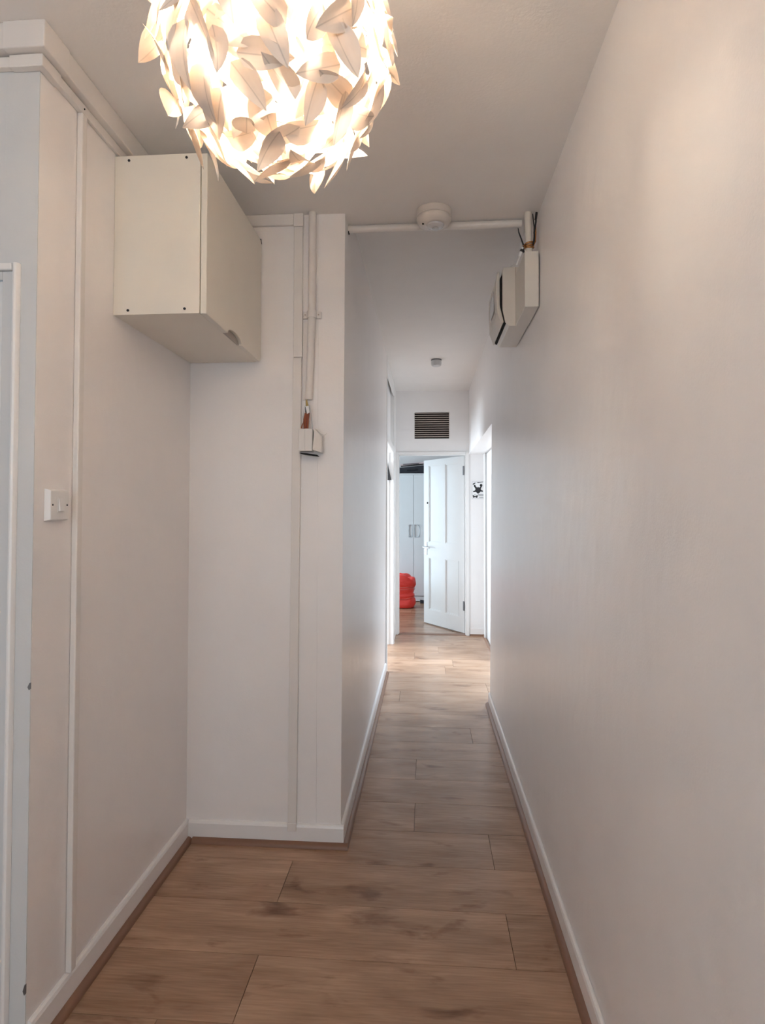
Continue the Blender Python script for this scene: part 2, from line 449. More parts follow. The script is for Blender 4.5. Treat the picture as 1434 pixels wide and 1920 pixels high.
# open four-panel bedroom door, swung into the room
A = Vector((.412, 6.625, 0)); B = Vector((-.035, 7.25, 0))
dirv = (B - A).normalized(); LW = (B - A).length
nrm = Vector((dirv.y, -dirv.x, 0))
if nrm.y > 0: nrm = -nrm            # towards the camera
TH = .038
def dpt(s, t, z): return A + dirv * s - nrm * t + Vector((0, 0, z))
def dbox(bm, s0, s1, t0, t1, z0, z1):
    hexa(bm, [dpt(s0, t0, z0), dpt(s1, t0, z0), dpt(s1, t1, z0), dpt(s0, t1, z0), dpt(s0, t0, z1), dpt(s1, t0, z1), dpt(s1, t1, z1), dpt(s0, t1, z1)])
d1 = empty('door_1', A); struct(d1, 'open white four-panel door at the corridor end', 'door')
Z0, Z1 = .012, 1.975
rects = [(.09, .345, .985, 1.905), (.42, .668, .985, 1.905), (.105, .345, .18, .80), (.425, .675, .18, .80)]
bm = new()
dbox(bm, 0, .095, 0, TH, Z0, Z1); dbox(bm, .668, LW, 0, TH, Z0, Z1); dbox(bm, .345, .42, 0, TH, Z0, Z1)
for a, b in ((.095, .345), (.42, .668)):
    dbox(bm, a, b, 0, TH, Z0, .18); dbox(bm, a, b, 0, TH, .80, .985); dbox(bm, a, b, 0, TH, 1.905, Z1)
obj('door_leaf', bm, 'gloss', d1)
for a, b, c, d in rects:
    a = max(a, .095); b = min(b, .668)
    bm = new(); dbox(bm, a, b, .012, TH - .012, c, d)
    p = obj('door_panel', bm, 'gloss', d1)
    bm = new()
    t = .010
    for s0, s1, z0, z1 in ((a, a + t, c, d), (b - t, b, c, d), (a + t, b - t, c, c + t), (a + t, b - t, d - t, d)):
        dbox(bm, s0, s1, .004, .0118, z0, z1)
    obj('panel_moulding', bm, 'gloss', p)
bm = new(); dbox(bm, .700, .732, -.006, 0, .83, .985); obj('backplate', bm, 'chrome', d1, bevel=.002)
bm = new()
tube(bm, [dpt(.716, -.006, .925), dpt(.716, -.045, .925)], .009, 12)
tube(bm, [dpt(.722, -.045, .925), dpt(.68, -.048, .922), dpt(.60, -.044, .918)], [.009, .008, .007], 12)
obj('door_handle', bm, 'chrome', d1, smooth='auto')
bm = new(); tube(bm, [dpt(.716, -.007, .865), dpt(.716, -.001, .865)], .006, 10); obj('keyhole', bm, 'dark', d1)
bm = new(); tube(bm, [dpt(.690, -.006, 1.457), dpt(.690, .001, 1.457)], .011, 14); obj('night_latch_hole', bm, 'dark', d1)
for z in (.26, 1.76):
    bm = new(); tube(bm, [dpt(-.006, -.008, z), dpt(-.006, -.008, z + .10)], .008, 10)
    dbox(bm, -.003, .02, -.0025, .0, z, z + .10)
    obj('hinge', bm, 'steel', d1)

# left doorway: tall frame with a solid panel over the door
lf = empty('door_frame_2', (-.35, 5.5, 0)); struct(lf, 'tall white frame with overpanel in the left corridor wall', 'door frame')
bx('architrave', 'gloss', (-.349, -.334, 5.0, 5.055, 0, H2 - .002), lf, bevel=.003)
bx('architrave', 'gloss', (-.341, -.334, 6.075, 6.13, 0, H2 - .002), lf, bevel=.003)
bx('jamb', 'gloss', (-.45, -.3495, 5.001, 5.03, 0, H2 - .002), lf)
bx('jamb', 'gloss', (-.45, -.3415, 6.07, 6.0995, 0, H2 - .002), lf)
bx('transom', 'gloss', (-.43, -.331, 5.056, 6.069, 1.955, 2.02), lf, bevel=.008)
bx('transom', 'gloss', (-.349, -.336, 5.056, 6.074, 2.55, H2 - .002), lf, bevel=.003)
bx('overpanel', 'matt_wall', (-.40, -.372, 5.031, 6.0695, 2.0205, H2 - .002), lf)
bx('door_stop', 'gloss', (-.405, -.39, 6.0555, 6.0695, 0, 1.953), lf)

# right recess: closed white door, then an open doorway
rf = empty('door_2', (.625, 6.0, 0)); struct(rf, 'closed white door in the recess beside the small sign', 'door')
bx('architrave', 'gloss', (.612, .6245, 6.40, 6.45, 0, 1.978), rf, bevel=.003)
bx('architrave', 'gloss', (.612, .6245, 5.52, 5.57, 0, 1.978), rf, bevel=.003)
bx('door_leaf', 'gloss', (.640, .680, 5.572, 6.398, .006, 1.975), rf)
bx('latch_plate', 'chrome', (.6355, .6395, 5.60, 5.625, .97, 1.10), rf)
rf2 = empty('door_frame_3', (.625, 4.9, 0)); struct(rf2)
bx('architrave', 'gloss', (.612, .6245, 5.38, 5.43, 0, 1.978), rf2, bevel=.003)
bx('architrave', 'gloss', (.612, .6245, 4.37, 4.42, 0, 1.978), rf2, bevel=.003)

# near left doorway: frame beside the alcove wall
nf = empty('door_frame_4', (-1.09, 1.432, 0)); struct(nf, 'white door frame at the left edge of the picture', 'door frame')
bm = new()
prism(bm, [(-1.038, 1.4315), (-1.038, 1.424), (-1.041, 1.418), (-1.046, 1.416), (-1.051, 1.418), (-1.054, 1.424), (-1.054, 1.4315)], 'z', 0, 1.992)
obj('architrave', bm, 'gloss', nf, smooth='auto')
bx('architrave', 'gloss', (-1.99, -1.0545, 1.418, 1.4315, 1.974, 1.992), nf, bevel=.003)
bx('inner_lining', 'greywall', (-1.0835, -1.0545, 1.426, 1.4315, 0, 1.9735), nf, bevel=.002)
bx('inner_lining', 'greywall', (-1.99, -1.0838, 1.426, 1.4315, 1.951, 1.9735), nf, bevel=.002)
bx('jamb', 'gloss', (-1.115, -1.0855, 1.4325, 1.54, 0, 1.95), nf, bevel=.002)
nd = empty('door_3', (-1.125, 1.47, 0)); struct(nd, 'white door standing barely ajar at the left picture edge', 'door')
bx('door_leaf', 'gloss', (-1.92, -1.121, 1.452, 1.490, .01, 1.945), nd, bevel=.004)

# batten strip on the hall wall, with the skirting break
bx_b = bx('cable_strip', 'pvc', (-.994, -.977, 1.592, 1.617, SH + .001, 2.497), bevel=.003)
tag(bx_b, 'narrow painted strip running full height between light switch and cabinet', 'trunking')
# windows outside the picture
def win(name, d, bars, m='gloss'):
    r = empty(name, (d[0], d[2], d[4])); struct(r)
    bx('window_frame', m, bars, r)
win('window_1', (-2.25, 0, 7.5, 0, .1), [(-2.27, -2.23, 7.5, 7.55, .1, 2.1), (-2.27, -2.23, 8.95, 9.0, .1, 2.1), (-2.27, -2.23, 7.55, 8.95, .1, .15), (-2.27, -2.23, 7.55, 8.95, 2.05, 2.1), (-2.27, -2.23, 8.23, 8.27, .15, 2.05)])
win('window_2', (3.25, 0, 4.25, 0, .85), [(3.23, 3.27, 4.25, 4.3, .85, 2.15), (3.23, 3.27, 5.3, 5.35, .85, 2.15), (3.23, 3.27, 4.3, 5.3, .85, .9), (3.23, 3.27, 4.3, 5.3, 2.1, 2.15)])
win('window_3', (-2.25, 0, 4.6, 0, .85), [(-2.27, -2.23, 4.6, 4.65, .85, 2.15), (-2.27, -2.23, 5.75, 5.8, .85, 2.15), (-2.27, -2.23, 4.65, 5.75, .85, .9), (-2.27, -2.23, 4.65, 5.75, 2.1, 2.15)])
win('window_4', (-.75, 0, -2.05, 0, .45), [(-1.55, -1.5, -2.07, -2.03, .45, 2.25), (0, .05, -2.07, -2.03, .45, 2.25), (-1.5, 0, -2.07, -2.03, .45, .5), (-1.5, 0, -2.07, -2.03, 2.2, 2.25)])  # unseen opening added to go with the cool fill behind the camera

# ------------------------------------------------------------------ ceiling trunking over the left wall
t = thing('cable_trunking', 'white square trunking round the corner at the ceiling above the left wall', 'trunking', (-.99, 1.43, 2.5))
bm = new()
box(bm, -1.35, -.9955, 1.396, 1.4315, 2.532, 2.599)
box(bm, -.9945, -.962, 1.44, 2.419, 2.532, 2.599)
obj('main_run', bm, 'pvc', t, bevel=.003)
bm = new()
prism(bm, [(-1.07, 1.4315), (-1.07, 1.392), (-.958, 1.392), (-.958, 1.50), (-.9945, 1.50), (-.9945, 1.4315)], 'z', 2.529, 2.5995)
obj('corner_cover', bm, 'pvc', t, bevel=.003)
bm = new()
box(bm, -1.35, -.9955, 1.414, 1.4315, 2.497, 2.524)
box(bm, -.9945, -.978, 1.44, 1.618, 2.498, 2.524)
obj('lower_run', bm, 'pvc', t, bevel=.002)
bm = new()
prism(bm, [(-1.065, 1.4315), (-1.065, 1.411), (-.975, 1.411), (-.975, 1.49), (-.9945, 1.49), (-.9945, 1.4315)], 'z', 2.494, 2.526)
obj('corner_cover', bm, 'pvc', t, bevel=.002)
bx('lower_run', 'pvc', (-.9945, -.984, 1.6185, 2.419, 2.502, 2.531), t, bevel=.002)
bm = new(); cyl(bm, (-.9775, 1.600, 2.510), 'x', .0022, .002); obj('pin', bm, 'dark', t)

# trunking across the alcove and down the wall
t = thing('cable_trunking', 'flat painted trunking dropping down the alcove wall to the skirting', 'trunking', (-.54, 2.41, .09))
bx('horizontal_run', 'pvc', (-.961, -.5525, 2.404, 2.4195, 2.553, 2.599), t, bevel=.002)
bx('elbow_cover', 'pvc', (-.5522, -.512, 2.401, 2.4195, 2.545, 2.5995), t, bevel=.002)
bx('upper_drop', 'pvc', (-.551, -.514, 2.405, 2.4195, 1.997, 2.5445), t, bevel=.002)
bm = new()
hexa(bm, [(-.566, 2.408, .075), (-.530, 2.408, .075), (-.530, 2.4055, .075), (-.566, 2.4055, .075), (-.553, 2.409, 1.9955), (-.517, 2.409, 1.9955), (-.517, 2.4195, 1.9955), (-.553, 2.4195, 1.9955)])
bm.free(); bm = new()
hexa(bm, [(-.566, 2.406, .087), (-.530, 2.406, .087), (-.530, 2.4195, .087), (-.566, 2.4195, .087), (-.553, 2.406, 1.996), (-.517, 2.406, 1.996), (-.517, 2.4195, 1.996), (-.553, 2.4195, 1.996)])
obj('lower_drop', bm, 'pvc', t, bevel=.002)
bx('end_cap', 'pvc', (-.566, -.529, 2.398, 2.4055, .060, .095), t, bevel=.003)

# vertical conduit with saddle
t = thing('conduit_pipe', 'round white conduit pipe descending the alcove wall beside the corner', 'pipe', (-.474, 2.40, 1.82))
bm = new(); tube(bm, [(-.486, 2.403, 1.819), (-.482, 2.403, 1.9), (-.474, 2.403, 2.15), (-.472, 2.403, 2.599)], .0155, 20)
obj('pipe', bm, 'pvc', t, smooth='auto')
bm = new()
prism(bm, [(-.511, 2.4195), (-.511, 2.410), (-.505, 2.406), (-.496, 2.406)] + [(-.474 + .0195 * math.cos(a), 2.403 - .0195 * math.sin(a)) for a in [PI - PI * i / 10 for i in range(11)]] + [(-.452, 2.406), (-.443, 2.406), (-.437, 2.410), (-.437, 2.4195)], 'z', 2.158, 2.186)
obj('saddle_clip', bm, 'pvc', t, smooth='auto')
for x in (-.502, -.446):
    bm = new(); cyl(bm, (x, 2.4035, 2.172), 'y', .003, .0035); obj('screw', bm, 'slat', t)
bx('backing_strip', 'pvc', (-.513, -.492, 2.413, 2.4195, 1.819, 2.150), t, bevel=.001)

# broken junction box with its wires
t = thing('junction_box', 'broken white junction box with loose cover under the conduit', 'junction box', (-.48, 2.39, 1.6))
bm = new()
box(bm, -.522, -.463, 2.372, 2.4125, 1.603, 1.695)
obj('box_body', bm, 'pvc', t, bevel=.004)
bm = new()
hexa(bm, [(-.462, 2.362, 1.607), (-.425, 2.378, 1.594), (-.425, 2.410, 1.594), (-.462, 2.410, 1.607), (-.455, 2.366, 1.695), (-.425, 2.380, 1.668), (-.427, 2.410, 1.668), (-.455, 2.410, 1.695)])
obj('side_cover', bm, 'pvc', t, bevel=.005)
bx('box_seam', 'pvc', (-.494, -.463, 2.3680, 2.3715, 1.6035, 1.6945), t, bevel=.002)
bm = new(); prism(bm, [(-.520, 1.596), (-.485, 1.594), (-.445, 1.588), (-.440, 1.582), (-.470, 1.586), (-.500, 1.590), (-.515, 1.594)], 'y', 2.372, 2.405)
obj('hanging_flap', bm, 'dark', t)
bm = new(); tube(bm, [(-.452, 2.38, 1.693), (-.440, 2.372, 1.688), (-.428, 2.366, 1.672), (-.414, 2.364, 1.665), (-.404, 2.366, 1.673)], [.005, .0028, .0026, .002, .001], 8)
obj('bent_strap', bm, 'pvc', t, smooth='auto')
bm = new()
tube(bm, [(-.494, 2.395, 1.697), (-.490, 2.39, 1.73), (-.486, 2.388, 1.765)], .008, 10)
obj('red_cable', bm, 'redwire', t, smooth='auto', label='dark red cable')
bm = new()
for i, (a, b) in enumerate(((-.505, -.492), (-.498, -.490), (-.486, -.484), (-.511, -.494))):
    tube(bm, [(a, 2.393 - .003*i, 1.697), ((a+b)/2 + .001, 2.384, 1.728), (b, 2.383, 1.76)], .0035, 8)
obj('frayed_sleeving', bm, 'rust', t, smooth='auto', label='rust-red frayed sleeving')
bm = new(); hexa(bm, [(-.487, 2.376, 1.755), (-.476, 2.376, 1.762), (-.476, 2.379, 1.762), (-.487, 2.379, 1.755), (-.493, 2.376, 1.786), (-.480, 2.376, 1.789), (-.480, 2.379, 1.789), (-.493, 2.379, 1.786)])
obj('white_tag', bm, 'plaque', t)
bm = new(); cyl(bm, (-.487, 2.388, 1.763), 'z', .0095, .022); obj('connector', bm, 'black', t)
bm = new(); tube(bm, [(-.487, 2.387, 1.785), (-.490, 2.386, 1.800), (-.491, 2.384, 1.815)], [.007, .005, .003], 10); obj('gland', bm, 'brass', t, smooth='auto')
bm = new()
for s in (-1, 1): tube(bm, [(-.487 + s*.009, 2.380, 1.79), (-.487 + s*.018, 2.380, 1.74), (-.485 + s*.020, 2.385, 1.697)], .0022, 6)
obj('earth_wire', bm, 'grey_plastic', t, smooth='auto')

# ------------------------------------------------------------------ wall cabinet
c = thing('wall_cabinet', 'cream wall cabinet fixed high in the alcove beside the pendant', 'cabinet', (-.85, 2.1, 1.982))
X0, X1, Y0, Y1, ZB, ZT = -.9945, -.7135, 1.800, 2.417, 1.982, 2.494
bx('side_panel', 'cab', (X0, X1, Y0, Y0 + .018, ZB, ZT), c, bevel=.0008)
bx('side_panel', 'cab', (X0, X1, Y1 - .018, Y1, ZB, ZT), c, bevel=.0008)
bx('bottom_panel', 'cab', (X0, X1, Y0 + .0182, Y1 - .0182, ZB + .001, ZB + .019), c)
bx('top_panel', 'cab', (X0, X1, Y0 + .0182, Y1 - .0182, ZT - .019, ZT - .001), c)
bx('back_panel', 'cab', (X0, X0 + .006, Y0 + .0182, Y1 - .0182, ZB + .0195, ZT - .0195), c)
bm = new()
z0, z1 = ZB - .002, ZT - .001
poly = [(Y0 + .001, z1), (Y0 + .001, z0)]
poly += [(2.005, z0)]
for i in range(1, 12):
    a = PI - PI * i / 12
    poly.append((2.085 + .080 * math.cos(a), z0 + .026 * math.sin(a)))
poly += [(2.165, z0)]
for i in range(6):
    a = -PI/2 + PI/2 * i / 5
    poly.append((Y1 - .022 + .02 * math.cos(a), z0 + .02 + .02 * math.sin(a)))
poly.append((Y1 - .002, z1))
prism(bm, poly, 'x', X1 + .0025, X1 + .0225)
d = obj('door', bm, 'cabdoor', c, bevel=.0025, seg=3)
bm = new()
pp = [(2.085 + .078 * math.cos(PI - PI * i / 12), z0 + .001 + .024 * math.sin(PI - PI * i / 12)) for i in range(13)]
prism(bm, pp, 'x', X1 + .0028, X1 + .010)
obj('finger_pull', bm, 'notch', d)  # dark filler painted as the shade inside the grip notch
for px, pz in ((-.948, 2.479), (-.759, 2.481), (-.946, 1.996), (-.761, 1.997)):
    bm = new(); cyl(bm, (px, Y0 - .0015, pz), 'y', .0042, .0025); obj('screw_cap', bm, 'black', c)
bm = new(); hexa(bm, [(X1+.010, Y1 - .004, 2.480), (X1+.024, Y1 - .004, 2.480), (X1+.024, Y1, 2.480), (X1+.010, Y1, 2.480), (X1+.010, Y1 - .018, 2.4945), (X1+.024, Y1 - .018, 2.4945), (X1+.024, Y1 - .012, 2.498), (X1+.010, Y1-.012, 2.498)])
obj('corner_bumper', bm, 'black', c)

# ------------------------------------------------------------------ light switch
s = thing('light_switch', 'square white single light switch low beside the left wall strip', 'switch', (-.993, 1.515, 1.332))
bm = new()
a, b_, zc = 1.472, 1.558, 1.375
hexa(bm, [(-.9945, a, 1.332), (-.9945, b_, 1.332), (-.978, b_ - .004, 1.336), (-.978, a + .004, 1.336), (-.9945, a, 1.418), (-.9945, b_, 1.418), (-.978, b_ - .004, 1.414), (-.978, a + .004, 1.414)])
obj('plate', bm, 'white_plastic', s, bevel=.0015)
bx('rocker_surround', 'white_plastic', (-.9775, -.9765, 1.503, 1.527, 1.355, 1.395), s)
bm = new(); hexa(bm, [(-.9762, 1.5055, 1.358), (-.9762, 1.5245, 1.358), (-.9705, 1.5245, 1.359), (-.9705, 1.5055, 1.359), (-.9762, 1.5055, 1.392), (-.9762, 1.5245, 1.392), (-.974, 1.5245, 1.391), (-.974, 1.5055, 1.391)])
obj('rocker', bm, 'white_plastic', s, bevel=.0008)
for y in (1.484, 1.546):
    bm = new(); cyl(bm, (-.9785, y, zc), 'x', .0026, .0012); obj('screw', bm, 'black', s)

# ------------------------------------------------------------------ smoke alarm, heads, horizontal conduit
s = thing('smoke_alarm', 'large round smoke alarm on the ceiling beside the conduit', 'smoke alarm', (.03, 2.428, 2.6))
bm = new(); lathe(bm, (.03, 2.428, 2.599), [(0, 0), (.073, 0), (.073, -.024), (.070, -.0265), (0, -.0265)], 40); obj('base', bm, 'alarm', s, smooth='auto')
bm = new(); lathe(bm, (.03, 2.428, 2.572), [(0, 0), (.069, 0), (.0715, -.004), (.0705, -.016), (.062, -.027), (.045, -.034), (.040, -.035), (0, -.035)], 40); obj('cover', bm, 'alarm', s, smooth='auto')
bm = new(); lathe(bm, (.036, 2.418, 2.5365), [(.036, 0), (.034, -.006), (.024, -.011), (.010, -.013), (0, -.013)], 28); obj('sensor_lens', bm, 'lens', s, smooth='auto')
bm = new(); lathe(bm, (.036, 2.418, 2.5225), [(.014, 0), (.012, -.004), (0, -.005)], 20); obj('lens_cap', bm, 'grey_plastic', s, smooth='auto')
bm = new(); cyl(bm, (-.014, 2.408, 2.537), 'z', .0042, .006); obj('indicator_hole', bm, 'dark', s)
s = thing('smoke_alarm', 'tiny distant round alarm on the corridor ceiling before the vent', 'smoke alarm', (.085, 5.15, 2.69))
bm = new(); lathe(bm, (.085, 5.19, 2.689), [(0, 0), (.046, 0), (.046, -.010), (0, -.010)], 28); obj('base', bm, 'steel', s, smooth='auto')
bm = new(); lathe(bm, (.085, 5.19, 2.678), [(0, 0), (.045, 0), (.046, -.02), (.043, -.040), (.036, -.047), (0, -.047)], 28); obj('cover', bm, 'grey_plastic', s, smooth='auto')

t = thing('conduit_pipe', 'horizontal white conduit crossing the ceiling behind the large alarm', 'pipe', (0, 2.53, 2.58))
bm = new(); tube(bm, [(-.338, 2.522, 2.581), (.402, 2.522, 2.581)], .0155, 18); obj('pipe', bm, 'pvc', t, smooth='auto')
bm = new(); tube(bm, [(-.3375, 2.522, 2.569), (-.334, 2.522, 2.569)], .010, 12); obj('end_plug', bm, 'dark', t)

# ------------------------------------------------------------------ consumer unit
u = thing('fuse_box', 'cream fuse box with hanging cover and conduit high on the right wall', 'fuse box', (.40, 2.8, 2.2))
bx('trunking_box', 'unit', (.402, .459, 2.445, 2.700, 2.198, 2.428), u, bevel=.002)
bm = new()
prism(bm, [(.459, 2.200), (.372, 2.200), (.356, 2.218), (.344, 2.275), (.344, 2.455), (.350, 2.470), (.459, 2.470)], 'y', 2.702, 3.06)
obj('casing', bm, 'unit', u, bevel=.003)
bx('unit_seam', 'slat', (.4015, .4045, 2.6995, 2.7018, 2.20, 2.468), u)
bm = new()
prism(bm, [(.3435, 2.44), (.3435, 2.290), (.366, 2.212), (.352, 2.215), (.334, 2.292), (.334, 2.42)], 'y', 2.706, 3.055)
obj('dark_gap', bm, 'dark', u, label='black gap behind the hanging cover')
bm = new()
prism(bm, [(.3335, 2.452), (.3335, 2.300), (.352, 2.225), (.342, 2.208), (.322, 2.262), (.317, 2.35), (.319, 2.43), (.326, 2.455)], 'y', 2.712, 3.05)
obj('front_cover', bm, 'unit', u, bevel=.003)
bm = new(); prism(bm, [(2.80, 2.30), (2.96, 2.30), (2.96, 2.40), (2.80, 2.40)], 'x', .3155, .3165)
obj('cover_window', bm, 'lens', u)
bm = new(); cyl(bm, (.3165, 2.79, 2.285), 'x', .004, .003); obj('screw', bm, 'slat', u)

# vertical pipe down to the consumer unit with wires
bm = new(); tube(bm, [(.424, 2.468, 2.4285), (.420, 2.468, 2.599)], .0148, 18); obj('pipe', bm, 'unit', u, smooth='auto')
bm = new()
for i, z in enumerate((2.452, 2.459, 2.466)):
    ring = [(.4235 + .0185 * math.cos(a), 2.468 + .0185 * math.sin(a), z + .004 * math.sin(a + i)) for a in [2*PI*q/16 for q in range(17)]]
    tube(bm, ring, .0036, 7)
tube(bm, [(.437, 2.455, 2.45), (.447, 2.452, 2.47), (.450, 2.458, 2.51), (.449, 2.460, 2.55)], .0026, 7)
tube(bm, [(.404, 2.456, 2.458), (.398, 2.450, 2.452), (.396, 2.450, 2.444)], .004, 7)
obj('copper_wire', bm, 'copper', u, smooth='auto', label='twisted bare copper wire')
bm = new()
tube(bm, [(.438, 2.450, 2.455), (.441, 2.450, 2.49), (.442, 2.450, 2.53), (.436, 2.450, 2.585)], .0024, 7)
tube(bm, [(.444, 2.455, 2.47), (.443, 2.455, 2.51), (.449, 2.450, 2.55), (.451, 2.450, 2.59)], .0036, 7)
tube(bm, [(.452, 2.450, 2.59), (.449, 2.450, 2.565), (.447, 2.450, 2.56)], .005, 7)
tube(bm, [(.399, 2.452, 2.455), (.390, 2.450, 2.48), (.380, 2.452, 2.51), (.377, 2.454, 2.53)], [.0036, .003, .0024, .0014], 7)
obj('black_cable', bm, 'black', u, smooth='auto', label='loose black cables')
bm = new()
tube(bm, [(.396, 2.452, 2.446), (.388, 2.452, 2.425), (.383, 2.455, 2.41)], [.006, .0075, .006], 10)
tube(bm, [(.383, 2.458, 2.41), (.374, 2.47, 2.385), (.368, 2.60, 2.43)], .003, 8)
obj('white_connector', bm, 'white_plastic', u, smooth='auto')
bm = new(); tube(bm, [(.3945, 2.4515, 2.437), (.390, 2.4515, 2.427)], .0088, 10)
tube(bm, [(.397, 2.449, 2.45), (.401, 2.448, 2.425)], .0022, 6); obj('connector_band', bm, 'black', u)

# ------------------------------------------------------------------ vent above the door
v = thing('vent_grille', 'dark slatted ventilation grille above the open end door', 'vent', (.056, 6.56, 2.16))
bx('duct', 'ventdark', (-.1345, .2475, 6.60, 6.63, 2.1605, 2.4515), v)
n = 12
for i in range(n):
    z = 2.164 + (2.450 - 2.164) * (i + .78) / n
    bm = new()
    hexa(bm, [(-.134, 6.549, z - .006), (.247, 6.549, z - .006), (.247, 6.575, z + .001), (-.134, 6.575, z + .001), (-.134, 6.549, z), (.247, 6.549, z), (.247, 6.575, z + .007), (-.134, 6.575, z + .007)])
    obj('slat', bm, 'slat', v)

# ------------------------------------------------------------------ small sign with dog figure
s = thing('wall_sign', 'small white sign with black splayed figure beside the end door', 'sign', (.56, 6.548, 1.495))
bx('board', 'plaque', (.495, .627, 6.541, 6.5485, 1.496, 1.683), s, bevel=.001)
bm = new()
for q in ((.495, .627, 6.5395, 6.5408, 1.6815, 1.683), (.495, .627, 6.5395, 6.5408, 1.496, 1.4975), (.495, .4965, 6.5395, 6.5408, 1.4976, 1.6814), (.6255, .627, 6.5395, 6.5408, 1.4976, 1.6814)): box(bm, *q)
obj('border', bm, 'greyprint', s)
def sp(pts):   # sign coordinates: 0..1 across, 0..1 down
    return [(.498 + .126 * x, 1.681 - .183 * y) for x, y in pts]
bm = new()
body = [(.06, .56), (.20, .54), (.27, .45), (.24, .38), (.12, .27), (.12, .22), (.20, .18), (.26, .20), (.32, .30), (.40, .345), (.50, .32), (.60, .35), (.70, .31), (.64, .22), (.68, .14), (.80, .13), (.87, .20), (.84, .28), (.76, .36), (.72, .44), (.78, .50), (.90, .54), (.91, .59), (.82, .60), (.72, .58), (.62, .66), (.50, .72), (.40, .68), (.30, .60), (.20, .61), (.10, .63)]
prism(bm, sp(body), 'y', 6.5388, 6.5406)
prism(bm, sp([(.02, .16), (.10, .09), (.26, .05), (.28, .09), (.20, .13), (.08, .19)]), 'y', 6.5388, 6.5406)
prism(bm, sp([(.38, .04), (.50, .03), (.92, .01), (.93, .03), (.62, .055), (.50, .08)]), 'y', 6.5388, 6.5406)
prism(bm, sp([(.03, .80), (.09, .79), (.15, .85), (.28, .86), (.40, .80), (.45, .80), (.46, .88), (.43, .95), (.36, .97), (.28, .92), (.17, .94), (.08, .97), (.05, .90)]), 'y', 6.5388, 6.5406)
obj('black_figure', bm, 'black', s, label='black splayed figure with bone shape below')
bm = new()
for x0, x1, y0, y1 in ((.18, .26, .765, .80), (.48, .95, .765, .80), (.50, .95, .815, .84), (.58, .95, .925, .955)):
    prism(bm, sp([(x0, y0), (x1, y0), (x1, y1), (x0, y1)]), 'y', 6.5392, 6.5406)
obj('small_print', bm, 'greyprint', s)

# ------------------------------------------------------------------ bedroom furniture
wr = thing('wardrobe', 'tall white wardrobe in the bedroom beyond the open door', 'wardrobe', (-.2, 9.15, 0))
WF = 8.90
bx('carcass', 'ward', [(-1.20, .80, WF + .02, 9.44, .09, 1.905), (-1.20, .80, WF + .03, 9.44, .012, .089)], wr)
bx('top_board', 'ward', (-1.21, .81, WF - .002, 9.44, 1.9055, 1.925), wr, bevel=.002)
bx('plinth', 'ward', (-1.20, .80, WF + .008, WF + .0295, .012, .078), wr)
seams = [-1.20, -.699, -.199, .301, .80]
hz0, hz1 = .965, 1.155
for i in range(4):
    x0, x1 = seams[i] + .0028, seams[i+1] - .0028
    left = (i % 2 == 1)
    bm = new()
    hx = x1 if left else x0           # meeting edge
    sg = -1 if left else 1
    # D-shaped finger cut next to the meeting edge
    w_ = .055 if left else .085
    e0 = hx + sg * .012
    pts = [(e0, hz0), (e0, hz1), (e0 + sg * w_ * .55, hz1)] + [(e0 + sg * (w_ * .55 + w_ * .45 * math.sin(a)), (hz0 + hz1)/2 + (hz1 - hz0)/2 * math.cos(a)) for a in [PI * q / 8 for q in range(1, 8)]] + [(e0 + sg * w_ * .55, hz0)]
    xa_, xb_ = min(p[0] for p in pts), max(p[0] for p in pts)
    box(bm, x0, x1, WF, WF + .019, .096, hz0); box(bm, x0, x1, WF, WF + .019, hz1, 1.902)
    box(bm, x0, xa_, WF, WF + .019, hz0, hz1); box(bm, xb_, x1, WF, WF + .019, hz0, hz1)
    dr = obj('door', bm, 'ward', wr)
    bm = new()
    box(bm, xa_, xb_, WF + .012, WF + .0185, hz0, hz1)
    hp = obj('finger_pull', bm, 'ward', dr)
    bm = new(); tube(bm, [(p[0], WF + .004, p[1]) for p in pts + pts[:1]], .0055, 6); obj('pull_outline', bm, 'pullgrey', dr, smooth='auto')  # grey outline painted as the shaded edge of the finger cut
c = thing('suitcase', 'black suitcase lying flat on top of the wardrobe', 'suitcase', (-.25, 9.1, 1.926))
bm = new()
hexa(bm, [(-.62, 8.93, 1.926), (.32, 8.93, 1.926), (.32, 9.38, 1.926), (-.62, 9.38, 1.926), (-.62, 8.94, 1.995), (.32, 8.94, 2.085), (.32, 9.38, 2.10), (-.62, 9.38, 2.01)])
obj('shell', bm, 'case', c, bevel=.015, seg=3)
bm = new(); tube(bm, [(-.30, 8.925, 1.975), (-.30, 8.905, 1.975), (-.14, 8.905, 1.985), (-.14, 8.93, 1.985)], .007, 8); obj('handle', bm, 'black', c, smooth='auto')
c = thing('flat_box', 'pale pinkish flat box on top of the black suitcase', 'box', (-.2, 9.15, 2.05))
bm = new()
hexa(bm, [(-.40, 8.98, 2.046), (.22, 8.98, 2.105), (.22, 9.36, 2.115), (-.40, 9.36, 2.056), (-.40, 8.98, 2.070), (.22, 8.98, 2.129), (.22, 9.36, 2.139), (-.40, 9.36, 2.080)])
obj('lid', bm, 'pinkbox', c, bevel=.003)
bm = new(); hexa(bm, [(-.36, 8.965, 2.062), (-.12, 8.965, 2.073), (-.12, 8.979, 2.073), (-.36, 8.979, 2.062), (-.36, 8.965, 2.072), (-.12, 8.965, 2.083), (-.12, 8.979, 2.083), (-.36, 8.979, 2.072)])
obj('dark_underside_line', bm, 'black', c)  # black strip for the dark line along the box underside

